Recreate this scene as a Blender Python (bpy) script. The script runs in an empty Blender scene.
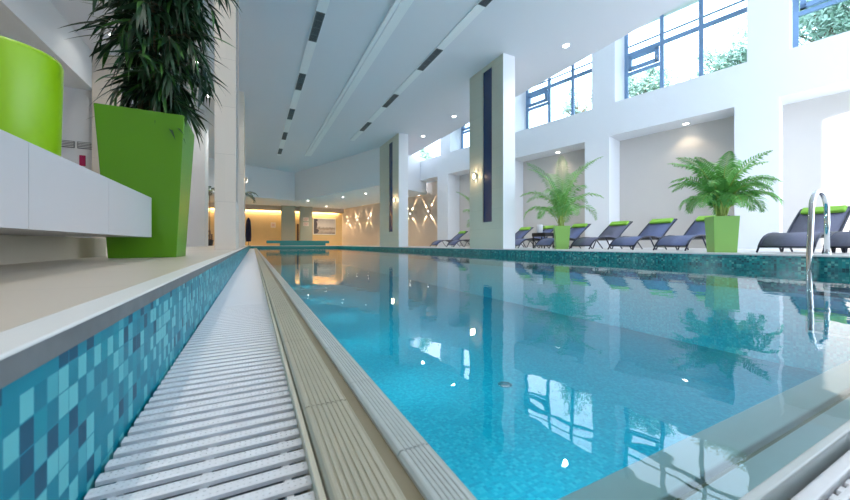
import bpy, math, random
from mathutils import Vector, Matrix
random.seed(7)
PI = math.pi
C = bpy.context.scene.collection
EYE = 0.145                      # eye height above the far deck; all z below are measured from the far deck (z=0)
def Z(z): return z + EYE         # heights measured from the eye

# ------------------------------------------------------------------ mesh builder
class MB:
    def __init__(s): s.v = []; s.f = []; s.sm = []
    def add(s, vs, fs, smooth=False):
        n = len(s.v); s.v += [tuple(p) for p in vs]
        s.f += [tuple(i + n for i in f) for f in fs]; s.sm += [smooth] * len(fs)
        return s
    def box(s, x0, x1, y0, y1, z0, z1):
        vs = [(x, y, z) for z in (z0, z1) for (x, y) in ((x0, y0), (x1, y0), (x1, y1), (x0, y1))]
        return s.add(vs, [(3, 2, 1, 0), (4, 5, 6, 7), (0, 1, 5, 4), (1, 2, 6, 5), (2, 3, 7, 6), (3, 0, 4, 7)])
    def obox(s, o, a, b, c):     # oriented box: corner/center o, half vectors a b c
        o, a, b, c = map(Vector, (o, a, b, c))
        vs = [o + i * a + j * b + k * c for k in (-1, 1) for (i, j) in ((-1, -1), (1, -1), (1, 1), (-1, 1))]
        return s.add(vs, [(3, 2, 1, 0), (4, 5, 6, 7), (0, 1, 5, 4), (1, 2, 6, 5), (2, 3, 7, 6), (3, 0, 4, 7)])
    def prism(s, pts, z0, z1):
        n = len(pts)
        vs = [(p[0], p[1], z0) for p in pts] + [(p[0], p[1], z1) for p in pts]
        return s.add(vs, [tuple(reversed(range(n))), tuple(range(n, 2 * n))] + [(i, (i + 1) % n, n + (i + 1) % n, n + i) for i in range(n)])
    def tube(s, pts, r, n=10, caps=True):
        pts = [Vector(p) for p in pts]; rr = r if isinstance(r, (list, tuple)) else [r] * len(pts)
        vs = []; up = Vector((0, 0, 1)); prev = None
        for i, p in enumerate(pts):
            t = (pts[min(i + 1, len(pts) - 1)] - pts[max(i - 1, 0)]).normalized()
            if prev is None:
                a = t.cross(up)
                if a.length < .1: a = t.cross(Vector((1, 0, 0)))
            else: a = prev - t * prev.dot(t)
            a.normalize(); prev = a; b = t.cross(a)
            for k in range(n):
                w = 2 * PI * k / n; vs.append(p + (a * math.cos(w) + b * math.sin(w)) * rr[i])
        fs = [(i * n + k, i * n + (k + 1) % n, (i + 1) * n + (k + 1) % n, (i + 1) * n + k) for i in range(len(pts) - 1) for k in range(n)]
        if caps: fs += [tuple(reversed(range(n))), tuple(range((len(pts) - 1) * n, len(pts) * n))]
        return s.add(vs, fs, True)
    def lathe(s, cx, cy, prof, n=32):
        vs = [(cx + r * math.cos(2 * PI * k / n), cy + r * math.sin(2 * PI * k / n), z) for (r, z) in prof for k in range(n)]
        fs = [(i * n + k, i * n + (k + 1) % n, (i + 1) * n + (k + 1) % n, (i + 1) * n + k) for i in range(len(prof) - 1) for k in range(n)]
        fs += [tuple(reversed(range(n))), tuple(range((len(prof) - 1) * n, len(prof) * n))]
        return s.add(vs, fs, True)
    def build(s, name, mat, parent=None, bevel=0, seg=2):
        me = bpy.data.meshes.new(name); me.from_pydata(s.v, [], s.f)
        me.polygons.foreach_set('use_smooth', s.sm); me.materials.append(mat); me.update()
        o = bpy.data.objects.new(name, me); C.objects.link(o)
        if parent: o.parent = parent
        if bevel:
            m = o.modifiers.new('bevel', 'BEVEL'); m.width = bevel; m.segments = seg; m.limit_method = 'ANGLE'; m.angle_limit = .6
        return o
def tag(o, label=None, cat=None, group=None, kind=None):
    for k, v in (('label', label), ('category', cat), ('group', group), ('kind', kind)):
        if v: o[k] = v
    return o
def thing(name, label, cat, loc=(0, 0, 0), rz=0, group=None):
    o = bpy.data.objects.new(name, None); C.objects.link(o); o.location = loc; o.rotation_euler = (0, 0, rz)
    o.empty_display_size = .1
    return tag(o, label, cat, group)
def struct(name, mb, mat, label=None, bevel=0):
    o = mb.build(name, mat, None, bevel); o['kind'] = 'structure'
    if label: o['label'] = label
    return o
def copy_tree(o, parent=None):
    c = o.copy(); C.objects.link(c); c.parent = parent
    for ch in o.children: copy_tree(ch, c)
    return c

# ------------------------------------------------------------------ materials
def mat(name, col, rough=.5, metal=0, spec=.5, noise=0, nscale=5, bump=0, bscale=40, emit=None, es=0, trans=0, coat=0):
    m = bpy.data.materials.new(name); m.use_nodes = True; nt = m.node_tree; b = nt.nodes['Principled BSDF']
    b.inputs['Base Color'].default_value = (*col, 1); b.inputs['Roughness'].default_value = rough
    b.inputs['Metallic'].default_value = metal; b.inputs['Specular IOR Level'].default_value = spec
    b.inputs['Coat Weight'].default_value = coat; b.inputs['Coat Roughness'].default_value = .08
    if emit: b.inputs['Emission Color'].default_value = (*emit, 1); b.inputs['Emission Strength'].default_value = es
    tc = nt.nodes.new('ShaderNodeTexCoord')
    if noise:
        n = nt.nodes.new('ShaderNodeTexNoise'); n.inputs['Scale'].default_value = nscale; n.inputs['Detail'].default_value = 6
        r = nt.nodes.new('ShaderNodeMapRange'); r.inputs['To Min'].default_value = 1 - noise; r.inputs['To Max'].default_value = 1 + noise
        v = nt.nodes.new('ShaderNodeVectorMath'); v.operation = 'SCALE'; v.inputs[0].default_value = col
        nt.links.new(tc.outputs['Object'], n.inputs['Vector']); nt.links.new(n.outputs['Fac'], r.inputs['Value'])
        nt.links.new(r.outputs[0], v.inputs['Scale']); nt.links.new(v.outputs[0], b.inputs['Base Color'])
    if bump:
        n2 = nt.nodes.new('ShaderNodeTexNoise'); n2.inputs['Scale'].default_value = bscale; n2.inputs['Detail'].default_value = 4
        bp = nt.nodes.new('ShaderNodeBump'); bp.inputs['Strength'].default_value = bump; bp.inputs['Distance'].default_value = .01
        nt.links.new(tc.outputs['Object'], n2.inputs['Vector']); nt.links.new(n2.outputs['Fac'], bp.inputs['Height'])
        nt.links.new(bp.outputs[0], b.inputs['Normal'])
    return m
def grid_mat(name, cols, size, grout, gw=.06, rough=.25, offset=(0, 0, 0), soft=0, stops=None, weights=None):
    """mosaic: cells of size (sx,sy,sz) in object space, each cell a random colour, grout between the cells"""
    m = bpy.data.materials.new(name); m.use_nodes = True; nt = m.node_tree; b = nt.nodes['Principled BSDF']; L = nt.links.new; N = nt.nodes.new; b.inputs['Specular IOR Level'].default_value = .3
    tc = N('ShaderNodeTexCoord'); ad = N('ShaderNodeVectorMath'); ad.operation = 'ADD'; ad.inputs[1].default_value = offset
    dv = N('ShaderNodeVectorMath'); dv.operation = 'DIVIDE'; dv.inputs[1].default_value = size
    fl = N('ShaderNodeVectorMath'); fl.operation = 'FLOOR'; fr = N('ShaderNodeVectorMath'); fr.operation = 'FRACTION'
    wn = N('ShaderNodeTexWhiteNoise'); wn.noise_dimensions = '3D'; rp = N('ShaderNodeValToRGB'); rp.color_ramp.interpolation = 'CONSTANT'
    L(tc.outputs['Object'], ad.inputs[0]); L(ad.outputs[0], dv.inputs[0]); L(dv.outputs[0], fl.inputs[0]); L(dv.outputs[0], fr.inputs[0])
    L(fl.outputs[0], wn.inputs['Vector']); L(wn.outputs['Value'], rp.inputs['Fac'])
    e = rp.color_ramp.elements; e[0].color = (*cols[0], 1); e[0].position = 0; tot = 0
    w = weights or [1 / len(cols)] * len(cols)
    for i, c in enumerate(cols[1:]):
        tot += w[i]
        if i == 0: e[1].position = tot; e[1].color = (*c, 1)
        else: k = e.new(tot); k.color = (*c, 1)
    sp = N('ShaderNodeSeparateXYZ'); L(fr.outputs[0], sp.inputs[0]); prev = None
    for ax in range(3):
        if size[ax] > 50: continue
        g = gw if isinstance(gw, (int, float)) else gw[ax]
        a = N('ShaderNodeMath'); a.operation = 'SUBTRACT'; a.inputs[1].default_value = .5; L(sp.outputs[ax], a.inputs[0])
        ab = N('ShaderNodeMath'); ab.operation = 'ABSOLUTE'; L(a.outputs[0], ab.inputs[0])
        gt = N('ShaderNodeMath'); gt.operation = 'GREATER_THAN'; gt.inputs[1].default_value = .5 - g; L(ab.outputs[0], gt.inputs[0])
        if prev is None: prev = gt
        else:
            mx = N('ShaderNodeMath'); mx.operation = 'MAXIMUM'; L(prev.outputs[0], mx.inputs[0]); L(gt.outputs[0], mx.inputs[1]); prev = mx
    mix = N('ShaderNodeMix'); mix.data_type = 'RGBA'; L(prev.outputs[0], mix.inputs['Factor']); L(rp.outputs[0], mix.inputs['A'])
    mix.inputs['B'].default_value = (*grout, 1); L(mix.outputs['Result'], b.inputs['Base Color'])
    b.inputs['Roughness'].default_value = rough
    bp = N('ShaderNodeBump'); bp.inputs['Strength'].default_value = .3; bp.inputs['Distance'].default_value = .002; bp.invert = True
    L(prev.outputs[0], bp.inputs['Height']); L(bp.outputs[0], b.inputs['Normal'])
    return m

M = {}
M['white'] = mat('white_plaster', (.80, .82, .85), .8, noise=.012, nscale=1.2, bump=.03)
M['ceiling'] = mat('ceiling_paint', (.78, .785, .84), .85, noise=.01, nscale=.5)
M['strip'] = mat('ceiling_strip', (.92, .93, .95), .7)
M['recess'] = mat('recess_plaster', (.60, .57, .54), .8, noise=.02, nscale=2)
M['column'] = grid_mat('column_stone', [(.60, .59, .49), (.58, .575, .48)], (100, 100, .62), (.45, .44, .36), .004, .45)
M['pale_column'] = grid_mat('pale_column_stone', [(.70, .63, .55), (.68, .615, .535)], (100, 100, .9), (.5, .45, .4), .003, .5)
M['slot'] = mat('slot_blue', (.02, .04, .12), .25, noise=.1, nscale=3)
M['amber'] = mat('amber_plaster', (.70, .50, .25), .7, noise=.06, nscale=2)
M['beigewall'] = mat('beige_wallcovering', (.62, .50, .40), .7, noise=.03, nscale=3)
M['graycol'] = mat('grey_green_stone', (.42, .42, .34), .5, noise=.03, nscale=3)
M['deck'] = grid_mat('beige_deck_tile', [(.60, .53, .43), (.62, .55, .45), (.585, .515, .42)], (.6, .6, 100), (.46, .41, .34), .0035, .35, offset=(.22, .1, 0))
M['fardeck'] = grid_mat('white_deck_tile', [(.72, .71, .70), (.74, .73, .72)], (.6, .6, 100), (.6, .6, .58), .004, .4)
M['nosing'] = mat('nosing_stone', (.75, .76, .74), .35, noise=.05, nscale=8)
M['nosing_grey'] = mat('grey_stone_edge', (.13, .145, .155), .5, noise=.45, nscale=14)
TEAL = [(.0, .20, .28), (.0, .17, .25), (.0, .235, .31), (.10, .43, .48), (.0, .075, .14), (.05, .33, .40), (.0, .19, .27)]
M['mosaic'] = grid_mat('teal_mosaic', TEAL, (100, .027, .0328), (.0, .20, .29), .03, .35, offset=(0, 0, .0145), weights=[.2, .14, .14, .2, .1, .12, .1]); M['mosaic'].node_tree.nodes['Principled BSDF'].inputs['Specular IOR Level'].default_value = .12
TEAL2 = [(.006, .21, .22), (.003, .11, .14), (.01, .28, .28), (.10, .42, .38), (.002, .05, .07), (.008, .16, .19)]
M['mosaic_far'] = grid_mat('dark_teal_mosaic', TEAL2, (.03, .03, .028), (.02, .20, .22), .05, .2, offset=(0.005, 0, .023), weights=[.25, .2, .2, .1, .1, .15])
M['poolfloor'] = grid_mat('pool_floor_mosaic', [(.0, .36, .49), (.0, .335, .47), (.0, .385, .51), (.03, .44, .55), (.0, .30, .44)], (.028, .028, .028), (.02, .37, .51), .05, .4)
M['coping'] = mat('ribbed_coping', (.44, .43, .34), .32, noise=.08, nscale=20)
M['coping_edge'] = mat('pale_gutter_edge', (.74, .72, .60), .4)
M['coping_in'] = mat('ribbed_coping_pale', (.50, .56, .56), .28, noise=.06, nscale=20)
M['groove'] = mat('coping_groove', (.27, .24, .16), .4, noise=.1, nscale=10)
M['grate'] = mat('grate_plastic', (.82, .84, .88), .3, noise=.03, nscale=60)
M['gutter'] = mat('gutter_channel', (.04, .06, .10), .6)
M['lime'] = mat('lime_lacquer', (.26, .50, .004), .38, noise=.04, nscale=1.5)
M['green'] = mat('green_lacquer', (.09, .26, .006), .35, noise=.05, nscale=2)
M['palegreen'] = mat('pale_green_planter', (.25, .47, .11), .4, noise=.04, nscale=3)
M['bench'] = mat('bench_panel', (.52, .52, .54), .35, noise=.02, nscale=3)
M['benchbase'] = mat('bench_base_tile', (.60, .54, .45), .5, noise=.04, nscale=4)
M['joint'] = mat('dark_joint', (.35, .35, .36), .6)
M['sling'] = mat('navy_mesh_fabric', (.10, .13, .27), .5, noise=.12, nscale=30, bump=.2, bscale=200)
M['sling_charcoal'] = mat('charcoal_mesh_fabric', (.13, .135, .21), .6, noise=.15, nscale=40, bump=.2, bscale=200)
M['frame'] = mat('dark_blue_frame', (.03, .035, .06), .35, metal=.4)
M['pillow'] = mat('lime_cushion', (.27, .56, .06), .7, noise=.05, nscale=12)
M['chrome'] = mat('polished_steel', (.72, .74, .75), .12, metal=1)
M['black'] = mat('black_lacquer', (.012, .012, .015), .35)
M['porcelain'] = mat('white_porcelain', (.85, .85, .88), .3)
M['vent'] = mat('vent_black', (.045, .05, .06), .5)
M['ventbar'] = mat('vent_bar', (.16, .18, .2), .5)
M['winframe'] = mat('blue_grey_aluminium', (.20, .33, .52), .4, metal=.2)
M['leaf'] = mat('dark_leaf', (.012, .045, .018), .35, noise=.4, nscale=6)
M['leaf_light'] = mat('fresh_leaf', (.05, .16, .03), .35, noise=.3, nscale=6)
M['bark'] = mat('bark', (.16, .11, .07), .8, noise=.2, nscale=20)
M['soil'] = mat('potting_soil', (.05, .035, .025), .95, noise=.3, nscale=30)
M['pebble'] = mat('white_pebbles', (.7, .7, .66), .8, noise=.2, nscale=60, bump=.6, bscale=60)
M['frond'] = mat('palm_leaflets', (.16, .42, .09), .4, noise=.35, nscale=8)
M['stem'] = mat('palm_stem', (.33, .42, .08), .5, noise=.2, nscale=20)
M['tree'] = mat('outdoor_foliage', (.30, .46, .36), .6, noise=.3, nscale=2)
M['lamp_on'] = mat('lamp_diffuser', (1, 1, 1), .5, emit=(1, .93, .82), es=14)
M['lamp_cool'] = mat('downlight_diffuser', (1, 1, 1), .5, emit=(1, .98, .95), es=14)
M['lampring'] = mat('lamp_ring', (.8, .8, .8), .4)
M['cove'] = mat('cove_light', (1, .8, .5), .5, emit=(1, .74, .40), es=3.0)
M['paper'] = mat('paper_sign', (.75, .66, .6), .6)
M['ink'] = mat('sign_print', (.55, .16, .10), .6)
M['magenta'] = mat('magenta_panel', (.45, .015, .10), .5)
M['navycloth'] = mat('navy_cloth', (.02, .02, .06), .8, noise=.2, nscale=10)
M['wood'] = mat('dark_red_wood', (.10, .03, .015), .4)
M['artframe'] = mat('white_picture_border', (.78, .76, .72), .5)

# abstract seascape for the poster: soft bands
def art_mat():
    m = bpy.data.materials.new('misty_picture'); m.use_nodes = True; nt = m.node_tree; N = nt.nodes.new; L = nt.links.new; b = nt.nodes['Principled BSDF']
    tc = N('ShaderNodeTexCoord'); sp = N('ShaderNodeSeparateXYZ'); L(tc.outputs['Generated'], sp.inputs[0])
    n = N('ShaderNodeTexNoise'); n.inputs['Scale'].default_value = 7; n.inputs['Detail'].default_value = 5; L(tc.outputs['Generated'], n.inputs['Vector'])
    r = N('ShaderNodeValToRGB'); e = r.color_ramp.elements
    e[0].position = .0; e[0].color = (.16, .14, .13, 1); e[1].position = 1; e[1].color = (.36, .34, .34, 1)
    for p, c in ((.22, (.5, .42, .35)), (.38, (.2, .15, .12)), (.5, (.62, .58, .55)), (.75, (.5, .47, .48))):
        k = e.new(p); k.color = (*c, 1)
    a = N('ShaderNodeMath'); a.operation = 'MULTIPLY_ADD'; a.inputs[1].default_value = .35; L(n.outputs['Fac'], a.inputs[0])
    s = N('ShaderNodeMath'); s.operation = 'SUBTRACT'; s.inputs[1].default_value = .17; L(sp.outputs['Z'], s.inputs[0]); L(s.outputs[0], a.inputs[2])
    L(a.outputs[0], r.inputs['Fac'])
    # dark clump of trees on the left
    x = N('ShaderNodeMath'); x.operation = 'MULTIPLY_ADD'; x.inputs[1].default_value = .5; L(n.outputs['Fac'], x.inputs[0]); L(sp.outputs['X'], x.inputs[2])
    lt = N('ShaderNodeMath'); lt.operation = 'LESS_THAN'; lt.inputs[1].default_value = .42; L(x.outputs[0], lt.inputs[0])
    mx = N('ShaderNodeMix'); mx.data_type = 'RGBA'; L(lt.outputs[0], mx.inputs['Factor']); L(r.outputs[0], mx.inputs['A']); mx.inputs['B'].default_value = (.06, .05, .06, 1)
    L(mx.outputs['Result'], b.inputs['Base Color']); b.inputs['Roughness'].default_value = .4
    return m
M['art'] = art_mat()

def water_mat():
    m = bpy.data.materials.new('pool_water'); m.use_nodes = True; nt = m.node_tree; nt.nodes.clear(); N = nt.nodes.new; L = nt.links.new
    out = N('ShaderNodeOutputMaterial'); mix = N('ShaderNodeMixShader'); tr = N('ShaderNodeBsdfTransparent'); gl = N('ShaderNodeBsdfGlossy')
    tr.inputs['Color'].default_value = (.72, .95, 1, 1); gl.inputs['Roughness'].default_value = .012
    fr = N('ShaderNodeFresnel'); fr.inputs['IOR'].default_value = 1.42
    tc = N('ShaderNodeTexCoord')
    n = N('ShaderNodeTexNoise'); n.inputs['Scale'].default_value = 5.5; n.inputs['Detail'].default_value = 2
    n3 = N('ShaderNodeTexNoise'); n3.inputs['Scale'].default_value = .9; n3.inputs['Detail'].default_value = 2
    L(tc.outputs['Object'], n.inputs['Vector']); L(tc.outputs['Object'], n3.inputs['Vector'])
    ad = N('ShaderNodeMath'); ad.operation = 'MULTIPLY_ADD'; ad.inputs[1].default_value = 2.0
    L(n3.outputs['Fac'], ad.inputs[0]); L(n.outputs['Fac'], ad.inputs[2])
    bp = N('ShaderNodeBump'); bp.inputs['Strength'].default_value = 1; bp.inputs['Distance'].default_value = .0013
    L(ad.outputs[0], bp.inputs['Height']); L(bp.outputs[0], gl.inputs['Normal']); L(bp.outputs[0], fr.inputs['Normal'])
    L(fr.outputs[0], mix.inputs[0]); L(tr.outputs[0], mix.inputs[1]); L(gl.outputs[0], mix.inputs[2]); L(mix.outputs[0], out.inputs[0])
    return m
M['water'] = water_mat()
def glass_mat():
    m = bpy.data.materials.new('window_glass'); m.use_nodes = True; nt = m.node_tree; nt.nodes.clear(); N = nt.nodes.new; L = nt.links.new
    out = N('ShaderNodeOutputMaterial'); mix = N('ShaderNodeMixShader'); tr = N('ShaderNodeBsdfTransparent'); gl = N('ShaderNodeBsdfGlossy')
    tr.inputs['Color'].default_value = (.95, .98, 1, 1); gl.inputs['Roughness'].default_value = .02
    fr = N('ShaderNodeFresnel'); fr.inputs['IOR'].default_value = 1.2
    L(fr.outputs[0], mix.inputs[0]); L(tr.outputs[0], mix.inputs[1]); L(gl.outputs[0], mix.inputs[2]); L(mix.outputs[0], out.inputs[0])
    return m
M['glass'] = glass_mat()

# ------------------------------------------------------------------ main dimensions (metres)
XW = -.22                 # left mosaic wall
ZN = Z(-.105)             # near deck
ZG = Z(-.36)              # gutter grate top
ZC = Z(-.33)              # coping top
ZWAT = Z(-.335)           # water
XF = 6.65                 # far mosaic wall
YE = 30.0                 # far end of the pool
CEIL = Z(5.7); LOW = Z(3.47)
POOLZ = -1.55

# ------------------------------------------------------------------ decks
b = MB(); b.prism([(-10, -4), (XW - .05, -4), (XW - .05, YE), (-10, YE)], ZN - .3, ZN)
struct('floor_near', b, M['deck'])
b = MB()
far_pts = [(XF + .12, -4), (15.5, -4), (15.2, 2), (8.2, 34.2), (-10, 34.2), (-10, YE), (XW-.04, YE), (XW-.04, YE+.12), (XF + .12, YE+.12)]
b.prism(far_pts, -.35, 0)
struct('floor_far', b, M['fardeck'])
# nosing and mosaic walls
b = MB(); b.box(XW - .05, XW + .007, -4, YE, ZN - .006, ZN); o = struct('trim_1', b, M['nosing'], bevel=.002)
b = MB(); b.box(XW - .05, XW + .004, -4, YE, ZN - .034, ZN - .006); struct('trim_2', b, M['nosing_grey'])
b = MB(); b.box(XW - .05, XW, -4, YE, ZG - .2, ZN - .034); struct('wall_left_mosaic', b, M['mosaic'])
b = MB(); b.prism([(XF - .012, .0 - 4), (XF + .12, -4), (XF + .12, YE + .12), (XW, YE + .12), (XW, YE - .012), (XF - .012, YE - .012)], -.024, 0)
struct('trim_3', b, M['fardeck'], bevel=.004)
b = MB(); b.box(XF, XF + .12, -4, YE, ZWAT - .35, -.024); struct('wall_right_mosaic', b, M['mosaic_far'])
b = MB(); b.box(XW, XF + .12, YE, YE + .12, ZWAT - .35, -.024); struct('wall_end_mosaic', b, M['mosaic_far'])
# pool basin
b = MB()
b.box(.24, XF + .1, .30, YE + .1, POOLZ - .1, POOLZ)
b.box(.16, .24, .2, YE + .1, POOLZ, ZC - .03)
b.box(.24, XF + .1, .2, .30, POOLZ, ZC - .045)
b.box(XF - .0, XF + .1, .30, YE, POOLZ, ZWAT - .34)
b.box(.24, XF + .1, YE, YE + .1, POOLZ, ZWAT - .34)
# broad entry steps in the near right corner
b.box(4.2, XF, .30, 1.0, POOLZ, POOLZ + .35)
b.box(4.2, XF, .30, .65, POOLZ + .35, POOLZ + .7)
struct('floor_pool_basin', b, M['poolfloor'])
# water
b = MB(); b.add([(.262, .205, ZWAT), (XF - .001, .205, ZWAT), (XF - .001, YE - .001, ZWAT), (.262, YE - .001, ZWAT)], [(0, 1, 2, 3)])
o = b.build('pool_water', M['water']); tag(o, 'still turquoise pool water mirroring the windows and palms', 'water', kind='stuff')

# ------------------------------------------------------------------ ribbed copings
def coping_run(name, x0, x1, y0, y1, top, m, ribs, along='Y', pitch=.5, base=.06):
    """stones with lengthwise ribs; small open joints every `pitch`"""
    b = MB(); L0 = y0
    while L0 < y1 - .02:
        L1 = min(L0 + pitch, y1)
        prof = [(x0, top - base)]
        w = (x1 - x0)
        prof += [(x0, top - .006), (x0 + .004, top - .001)]
        n = ribs
        for i in range(n):
            a = x0 + .006 + (w - .012) * i / n; q = (w - .012) / n
            prof += [(a + q * .12, top), (a + q * .62, top), (a + q * .75, top - .0022), (a + q * .98, top - .0022)]
        prof += [(x1 - .003, top - .001), (x1, top - .006), (x1, top - base)]
        k = len(prof); e = .0015
        if along == 'Y': vs = [(p[0], L0 + e, p[1]) for p in prof] + [(p[0], L1 - e, p[1]) for p in prof]
        else: vs = [(L0 + e, p[0], p[1]) for p in prof] + [(L1 - e, p[0], p[1]) for p in prof]
        fs = [(i, (i + 1) % k, k + (i + 1) % k, k + i) for i in range(k)] + [tuple(range(k)), tuple(reversed(range(k, 2 * k)))]
        b.add(vs, fs)
        L0 = L1
    return b.build(name, m)
def struct_o(o): o['kind'] = 'structure'; return o
struct_o(coping_run('trim_4', .091, .180, .2, YE, ZC, M['coping'], 8, pitch=.52))
struct_o(coping_run('trim_5', .205, .262, .2, YE, ZC, M['coping_in'], 6, pitch=.30))
b = MB(); b.box(.180, .205, .2, YE, ZC - .06, ZC - .012); b.box(.076, .262, -.9, YE, ZC - .12, ZC - .055); struct('trim_6', b, M['groove'])
b = MB(); b.box(.0795, .0895, -1, YE, ZG - .05, ZG + .016); struct('trim_7', b, M['coping_edge'], bevel=.002)
# near end of the pool: the same stones turned across, lying just under the water film
b = MB(); b.box(.266, XF, .262, .325, ZWAT - .06, ZWAT - .006); struct('trim_8', b, M['coping_in'], bevel=.003)
b = MB(); b.box(.266, XF, .212, .248, ZWAT - .06, ZWAT - .006); struct('trim_9', b, M['coping_in'], bevel=.003)
b = MB(); b.box(.262, XF, .248, .262, ZWAT - .06, ZWAT - .02); b.box(.262, XF, .19, .325, ZWAT - .12, ZWAT - .055); struct('trim_10', b, M['groove'])
b = MB(); b.box(.262, XF, .196, .21, ZG - .05, ZWAT + .003); struct('trim_11', b, M['coping_in'], bevel=.003)

# ------------------------------------------------------------------ gutter grates
def bar_profile(w, h):
    return [(-w / 2, -h), (-w / 2, -h * .25), (-w * .36, -.0008), (w * .36, -.0008), (w / 2, -h * .25), (w / 2, -h)]
def grate(y0, y1, label, detail):
    t = thing('gutter_grate', label, 'drain grate', (0, y0, ZG), 0, 'slatted drain grates along the pool')
    P = .038; n = int(round((y1 - y0) / P)); b = MB()
    x0, x1 = XW + .006, .079
    for i in range(n):
        y = (i + .5) * P; pr = bar_profile(P * .60, .009)
        if detail:
            # knobbly non-slip top: rows of small studs
            for k in range(34):
                xx = x0 + .006 + (x1 - x0 - .012) * k / 33
                for dy in (-.005, .005):
                    b.box(xx - .0016, xx + .0016, y + dy - .0016, y + dy + .0016, -.001, .0002)
        vs = [(x0, y + p[0], p[1]) for p in pr] + [(x1, y + p[0], p[1]) for p in pr]; k = len(pr)
        b.add(vs, [(i2, (i2 + 1) % k, k + (i2 + 1) % k, k + i2) for i2 in range(k)] + [tuple(range(k)), tuple(reversed(range(k, 2 * k)))])
    o = b.build('slats', M['grate'], t)
    c = MB()
    for xx in (x0 + .03, (x0 + x1) / 2, x1 - .03): c.box(xx - .005, xx + .005, .003, y1 - y0 - .003, -.030, -.0095)
    c.build('cross_link', M['grate'], t)
    return t
grate(-.5, .9, 'white slatted drain grate nearest the camera beside the teal mosaic wall', True)
grate(.9, 2.3, 'second white slatted drain grate along the gutter, ending at the first joint', True)
grate(2.3, YE, 'long white slatted drain grate running on to the far end of the pool', False)
b = MB(); b.box(XW, .0805, -.9, YE, ZG - .2, ZG - .11); struct('floor_gutter', b, M['gutter'])
# near-end grate running to the right
t = thing('gutter_grate', 'white slatted drain grate across the near end in the lower right corner', 'drain grate', (.1, 0, ZG))
b = MB(); P = .0345
for i in range(int((XF - .2) / P)):
    x = (i + .5) * P; pr = bar_profile(P * .7, .02)
    vs = [(x + p[0], -.09, p[1]) for p in pr] + [(x + p[0], .17, p[1]) for p in pr]; k = len(pr)
    b.add(vs, [(i2, k + i2, k + (i2 + 1) % k, (i2 + 1) % k) for i2 in range(k)] + [tuple(range(k)), tuple(range(k, 2 * k))])
b.build('slats', M['grate'], t)
b = MB(); b.box(0, XF - .15, .172, .19, -.03, .008); b.box(0, XF - .15, .155, .165, -.02, .003); b.build('edge_rail', M['grate'], t, bevel=.003)
b = MB(); b.box(.082, XF, -.2, .196, ZG - .1, ZG - .03); struct('floor_gutter_near', b, M['gutter'])
b = MB(); b.box(.082, XF, -.24, -.1, ZG - .1, ZN - .03); struct('wall_near_mosaic', b, M['mosaic_far'])
b = MB(); b.box(.082 - .3, XF + .1, -4, -.24, ZN - .3, ZN - .03); struct('floor_behind', b, M['deck'])

# ------------------------------------------------------------------ right wall with recesses and clerestory
W0 = Vector((12.6, 7.95, 0)); WD = Vector((-.213, .977, 0)).normalized(); WN = Vector((WD.y, -WD.x, 0))
def W(t, d, z): return W0 + WD * t + WN * d + Vector((0, 0, z))
def wblock(b, t0, t1, d0, d1, z0, z1):
    vs = [W(t, d, z) for z in (z0, z1) for (t, d) in ((t0, d0), (t0, d1), (t1, d1), (t1, d0))]
    b.add(vs, [(3, 2, 1, 0), (4, 5, 6, 7), (0, 1, 5, 4), (1, 2, 6, 5), (2, 3, 7, 6), (3, 0, 4, 7)])
RT = Z(4.23); SILL = Z(5.5); WTOP = Z(8.6); DEP = 1.0
PIT = 4.625
b = MB()
wblock(b, -12.5, 14.6, 0, 1.15, RT, SILL)                    # the long lintel above the recesses
for k in range(-3, 3):                                        # pilasters between the recesses
    a = .654 + PIT * k; wblock(b, a, a + .96, 0, 1.15, 0, RT)
for k in range(-3, 3):                                        # piers between the clerestory windows
    a = .449 + PIT * k; wblock(b, a, a + .88, 0, 1.15, SILL, WTOP)
wblock(b, 14.2, 14.6, 0, 1.15, SILL, WTOP)
wblock(b, -12.5, 15, 0, 1.15, WTOP, WTOP + .3)
struct('wall_right', b, M['white'])
b = MB(); wblock(b, -12.5, 10.8, DEP, DEP + .15, 0, RT); struct('wall_right_recess', b, M['recess'])
b = MB(); wblock(b, 10.8, 14.6, DEP, DEP + .15, 0, RT + .05); wblock(b, 14.6, 27, DEP, DEP + .15, 0, LOW + .2); wblock(b, 14.6, 27, DEP, DEP + .15, LOW + .2, CEIL); struct('wall_right_far', b, M['beigewall'])

def window(n, t0, t1, tilt_at=0):
    D = DEP - .02
    fr = MB(); w = .045
    def v(t, z0, z1, ww=w): wblock(fr, t - ww, t + ww, D - .05, D + .05, z0, z1)
    def h(ta, tb, z, hh=.05): wblock(fr, ta, tb, D - .045, D + .045, z - hh, z + hh)
    ms = [t1 - .06, t1 - 1.28, t1 - 2.45, t0 + .05]
    for t in ms: v(t, SILL, WTOP, .06)
    h(t0, t1, Z(7.58), .07); h(t0, t1, Z(7.92), .015); h(t0, t1, SILL + .04, .04)
    h(ms[1], ms[0], Z(6.82), .06)
    o = struct('window_%d' % n, fr, M['winframe'])
    # the small tilting casement in the upper left field
    cs = MB(); ta, tb = ms[1] + .09, ms[0] - .09; za, zb = Z(6.93), Z(7.47)
    for (p, q, r_, s_) in ((ta, ta + .12, za, zb), (tb - .12, tb, za, zb), (ta, tb, za, za + .12), (ta, tb, zb - .12, zb)):
        wblock(cs, p, q, D - .1, D + .02, r_, s_)
    c = cs.build('casement', M['winframe'], o)
    hd = MB(); wblock(hd, ta + .02, ta + .05, D - .16, D - .1, za + .05, za + .2); hd.build('window_handle', M['chrome'], c)
    g = MB(); wblock(g, t0 + .02, t1 - .02, D, D + .006, SILL, WTOP); g.build('pane', M['glass'], o)
    return o
for i, k in enumerate((-2, -1, 0, 1, 2)):
    t1 = .449 + PIT * k; window(i + 1, t1 - (PIT - .88), t1)

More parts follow.
